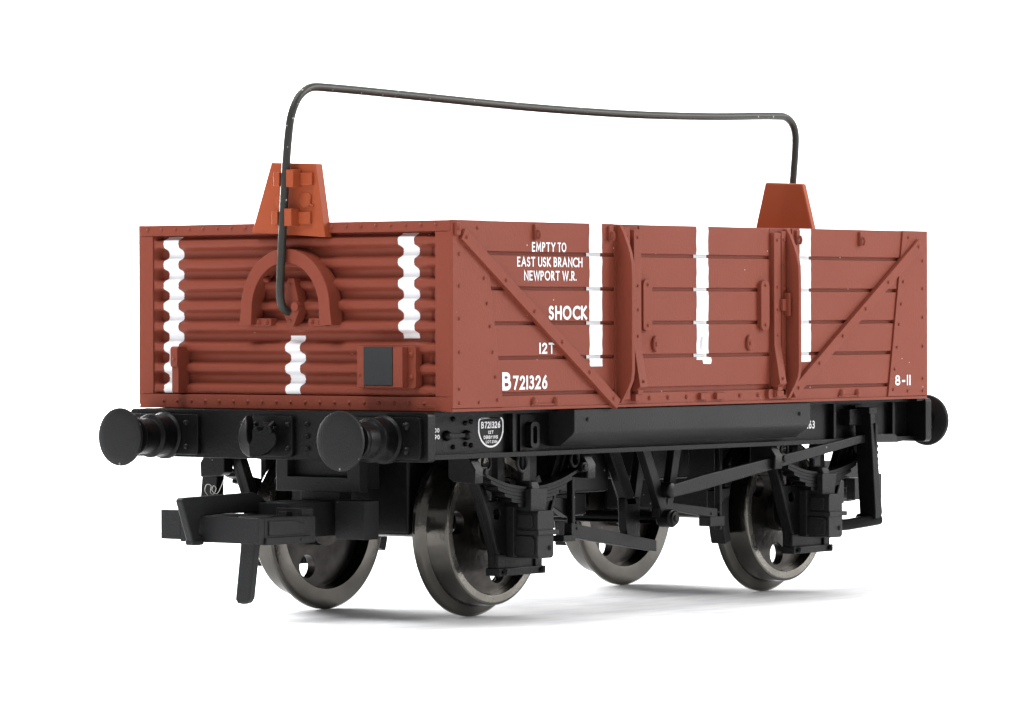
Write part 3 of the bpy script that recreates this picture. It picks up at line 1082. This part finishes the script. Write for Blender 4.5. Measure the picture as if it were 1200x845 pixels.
mb = MB()                                                                        # rack that guides the lever
vs = []
for z, yo, x0, x1 in ((15.6, 0, 25.35, 25.9), (15.0, -.1, 25.3, 26.0), (6.7, -.65, 25.25, 26.35), (6.2, -.6, 25.3, 26.2)):
    vs += [(x0, -15.0 + yo, z), (x1, -15.0 + yo, z), (x1, -13.35 + yo, z), (x0, -13.35 + yo, z)]
fs = [(0, 1, 2, 3), (12, 13, 14, 15)]
for i in range(3):
    for k in range(4):
        a, b = 4 * i + k, 4 * i + (k + 1) % 4
        fs.append((a, b, b + 4, a + 4))
mb.add(vs, fs)
mb.cyl((25.6, -15.3, 6.2), (25.6, -13.6, 6.2), 0.42)
mb.tube([(26.4, -15.3, 6.15), (25.2, -14.9, 6.0), (23.5, -14.0, 5.75), (20.5, -12.6, 5.6)], 0.5, 10)
mb.box(25.0, 26.2, -15.2, -12.9, 15.2, 15.75)
mb.box(23.5, 25.6, -14.2, -12.9, 14.2, 15.6)
mb.build('lever_guard', M['black'], gear, bevel=0.08)

mb = MB()
mb.prism('y', [(-10.6, 7.05), (-10.6, 5.9), (-1.0, 4.55), (0.9, 4.3), (0.9, 5.2), (-1.2, 5.55)], -10.3, -9.5)
mb.box(-11.9, -10.3, -10.5, -9.3, 5.6, 6.1)
mb.rivet((-9.9, -10.3, 6.6), '-y', 0.14, 0.1)
mb.build('push_rod', M['coupling'], gear, bevel=0.09)
mb = MB()
mb.prism('y', [(1.8, 8.35), (9.5, 7.5), (9.5, 6.7), (3.0, 7.6), (1.8, 7.6)], -10.3, -9.5)
mb.box(8.3, 10.4, -10.4, -9.2, 6.05, 6.85)
mb.rivet((8.6, -10.3, 7.1), '-y', 0.14, 0.1)
mb.build('push_rod', M['coupling'], gear, bevel=0.09)
mb = MB()
mb.prism('y', [(-3.0, 8.8), (-1.0, 8.8), (-1.0, 4.9), (-2.4, 4.7), (-2.9, 6.4)], -10.0, -9.2)
mb.prism('y', [(-5.3, 12.9), (-3.8, 12.9), (-1.3, 8.2), (-2.6, 8.2)], -10.0, -9.2)
mb.build('brake_crank', M['black'], gear, bevel=0.08)
for sg in (-1, 1):
    mb = MB()
    xh = sg * 10.15
    mb.box(xh - 0.22, xh + 0.22, -10.2, -9.6, 5.7, 12.9)
    inner, outer = [], []
    for k in range(11):
        a = math.radians(150 + 49 * k / 10)
        inner.append((sg * (AX + 7.15 * math.cos(a)), 7 + 7.15 * math.sin(a)))
        outer.append((sg * (AX + 8.1 * math.cos(a)), 7 + 8.1 * math.sin(a)))
    mb.prism('y', inner + outer[::-1], -9.0, -7.5)
    mb.prism('y', [(sg * 10.0, 9.0), (sg * 12.4, 9.2), (sg * 12.3, 8.5), (sg * 10.0, 7.4)], -9.6, -8.8)
    mb.build('brake_shoe', M['black'], gear, bevel=0.1)
copy_tree(gear, wagon, rz=PI)
mb = MB()
prof = [(25.8, 7.0)]
for k in range(13):
    z = 7.3 + 0.55 * k
    x1 = 26.35 - 0.35 * (z - 6.7) / 8.3
    prof += [(x1 + 0.03, z), (x1 + 0.15, z + 0.04), (x1 + 0.15, z + 0.26), (x1 + 0.03, z + 0.3)]
prof += [(25.8, 14.4)]
mb.prism('y', prof, -15.3, -14.9)
mb.build('rack_edge', M['black'], gear, bevel=0.04)

# --- tension-lock coupling
mb = MB()
mb.box(-42.35, -41.55, -4.9, 3.0, 6.5, 8.45)
mb.box(-42.35, -41.55, 3.0, 5.0, 6.65, 8.88)
mb.box(-41.7, -36.4, -4.9, -4.0, 6.4, 8.42)
mb.box(-41.7, -38.0, 4.1, 5.0, 6.65, 8.6)
mb.box(-36.6, -35.6, -4.8, 4.8, 6.4, 8.4)
mb.box(-41.0, -34.0, -1.4, 2.4, 6.6, 7.6)
mb.box(-36.0, -29.0, -2.2, 2.2, 6.6, 9.3)
mb.box(-41.6, -36.4, -5.1, -4.7, 6.4, 6.95)
mb.box(-31.2, -29.5, -6.0, -3.0, 6.4, 9.4)
mb.box(-36.75, -35.4, -4.4, -1.8, 7.0, 9.0)
mb.box(-37.4, -35.8, -3.4, -2.6, 8.3, 8.75)
mb.prism('y', [(-41.2, 7.1), (-37.0, 7.1), (-37.0, 7.9), (-38.5, 8.2), (-41.2, 8.2)], -5.02, -4.8)
mb.rivet((-37.6, -5.1, 6.7), '-y', 0.16, 0.1)
mb.lathe((-40.5, -3.0, 8.42), 'z', [(-0.4, 1.3), (0.06, 1.3), (0.1, 1.15)], 24)
coup = mb.build('coupling', M['coupling'], wagon, bevel=0.12)
mb = MB()
prof = [(-44.75, 9.75), (-44.5, 9.95), (-36.5, 10.1), (-35.8, 9.9), (-33.9, 8.64), (-35.4, 8.5), (-39.7, 8.6), (-42.5, 8.45), (-42.75, 7.2),
        (-42.2, 6.75), (-42.2, 6.4), (-42.6, 6.25), (-43.4, 6.3)]
mb.prism('y', prof, 0.65, 1.35)
mb.box(-43.55, -42.3, 0.55, 1.45, 6.3, 6.75)
mb.build('coupling_hook', M['coupling'], coup, bevel=0.14)
mb = MB()
vs = []
prof = [(-2.6, 6.9), (-4.1, 6.9), (-3.45, 2.35), (-3.2, 2.0), (-2.75, 1.88), (-2.25, 1.92), (-2.0, 2.2)]
mb.prism('x', prof, -41.75, -41.0)
mb.build('drop_arm', M['coupling'], coup, bevel=0.18)
mb = MB()                                                                        # coupling pocket frame
mb.prism('x', [(-4.3, 9.95), (4.3, 9.95), (4.3, 12.75), (-4.3, 12.75)], -29.8, -28.7, holes=[[(-3.05, 11.15), (3.05, 11.15), (3.05, 12.45), (-3.05, 12.45)]])
mb.box(-29.5, -28.0, -2.0, 2.0, 9.2, 10.05)
mb.box(-28.9, -27.0, -4.0, 4.0, 10.2, 13.0)
mb.build('coupling_pocket', M['coupling'], coup, bevel=0.08)
rear = copy_tree(coup, wagon, rz=PI)
rear.location = (0, 0, 0.5 * K)

# --- tiny loose things the close-up shows on the model
fib = MB()
pts = [(-41.4, 1.0, 10.0), (-41.75, 1.0, 10.4), (-41.5, 1.05, 10.85), (-41.05, 1.0, 10.75), (-41.15, .98, 10.25), (-40.8, 1.0, 10.1), (-40.45, 1.02, 10.5),
       (-40.75, 1.0, 10.75), (-40.95, 1.0, 10.4), (-40.4, 1.0, 10.12), (-39.9, 1.0, 10.65), (-39.55, 1.0, 11.25)]
fib.tube(smooth(pts, 5), 0.022, 6)
f = fib.build('dust_fibre', M['fibre'], None, bevel=0)
f['label'] = 'tiny curled pale fibre lying on the black coupling hook'
f['category'] = 'fibre'
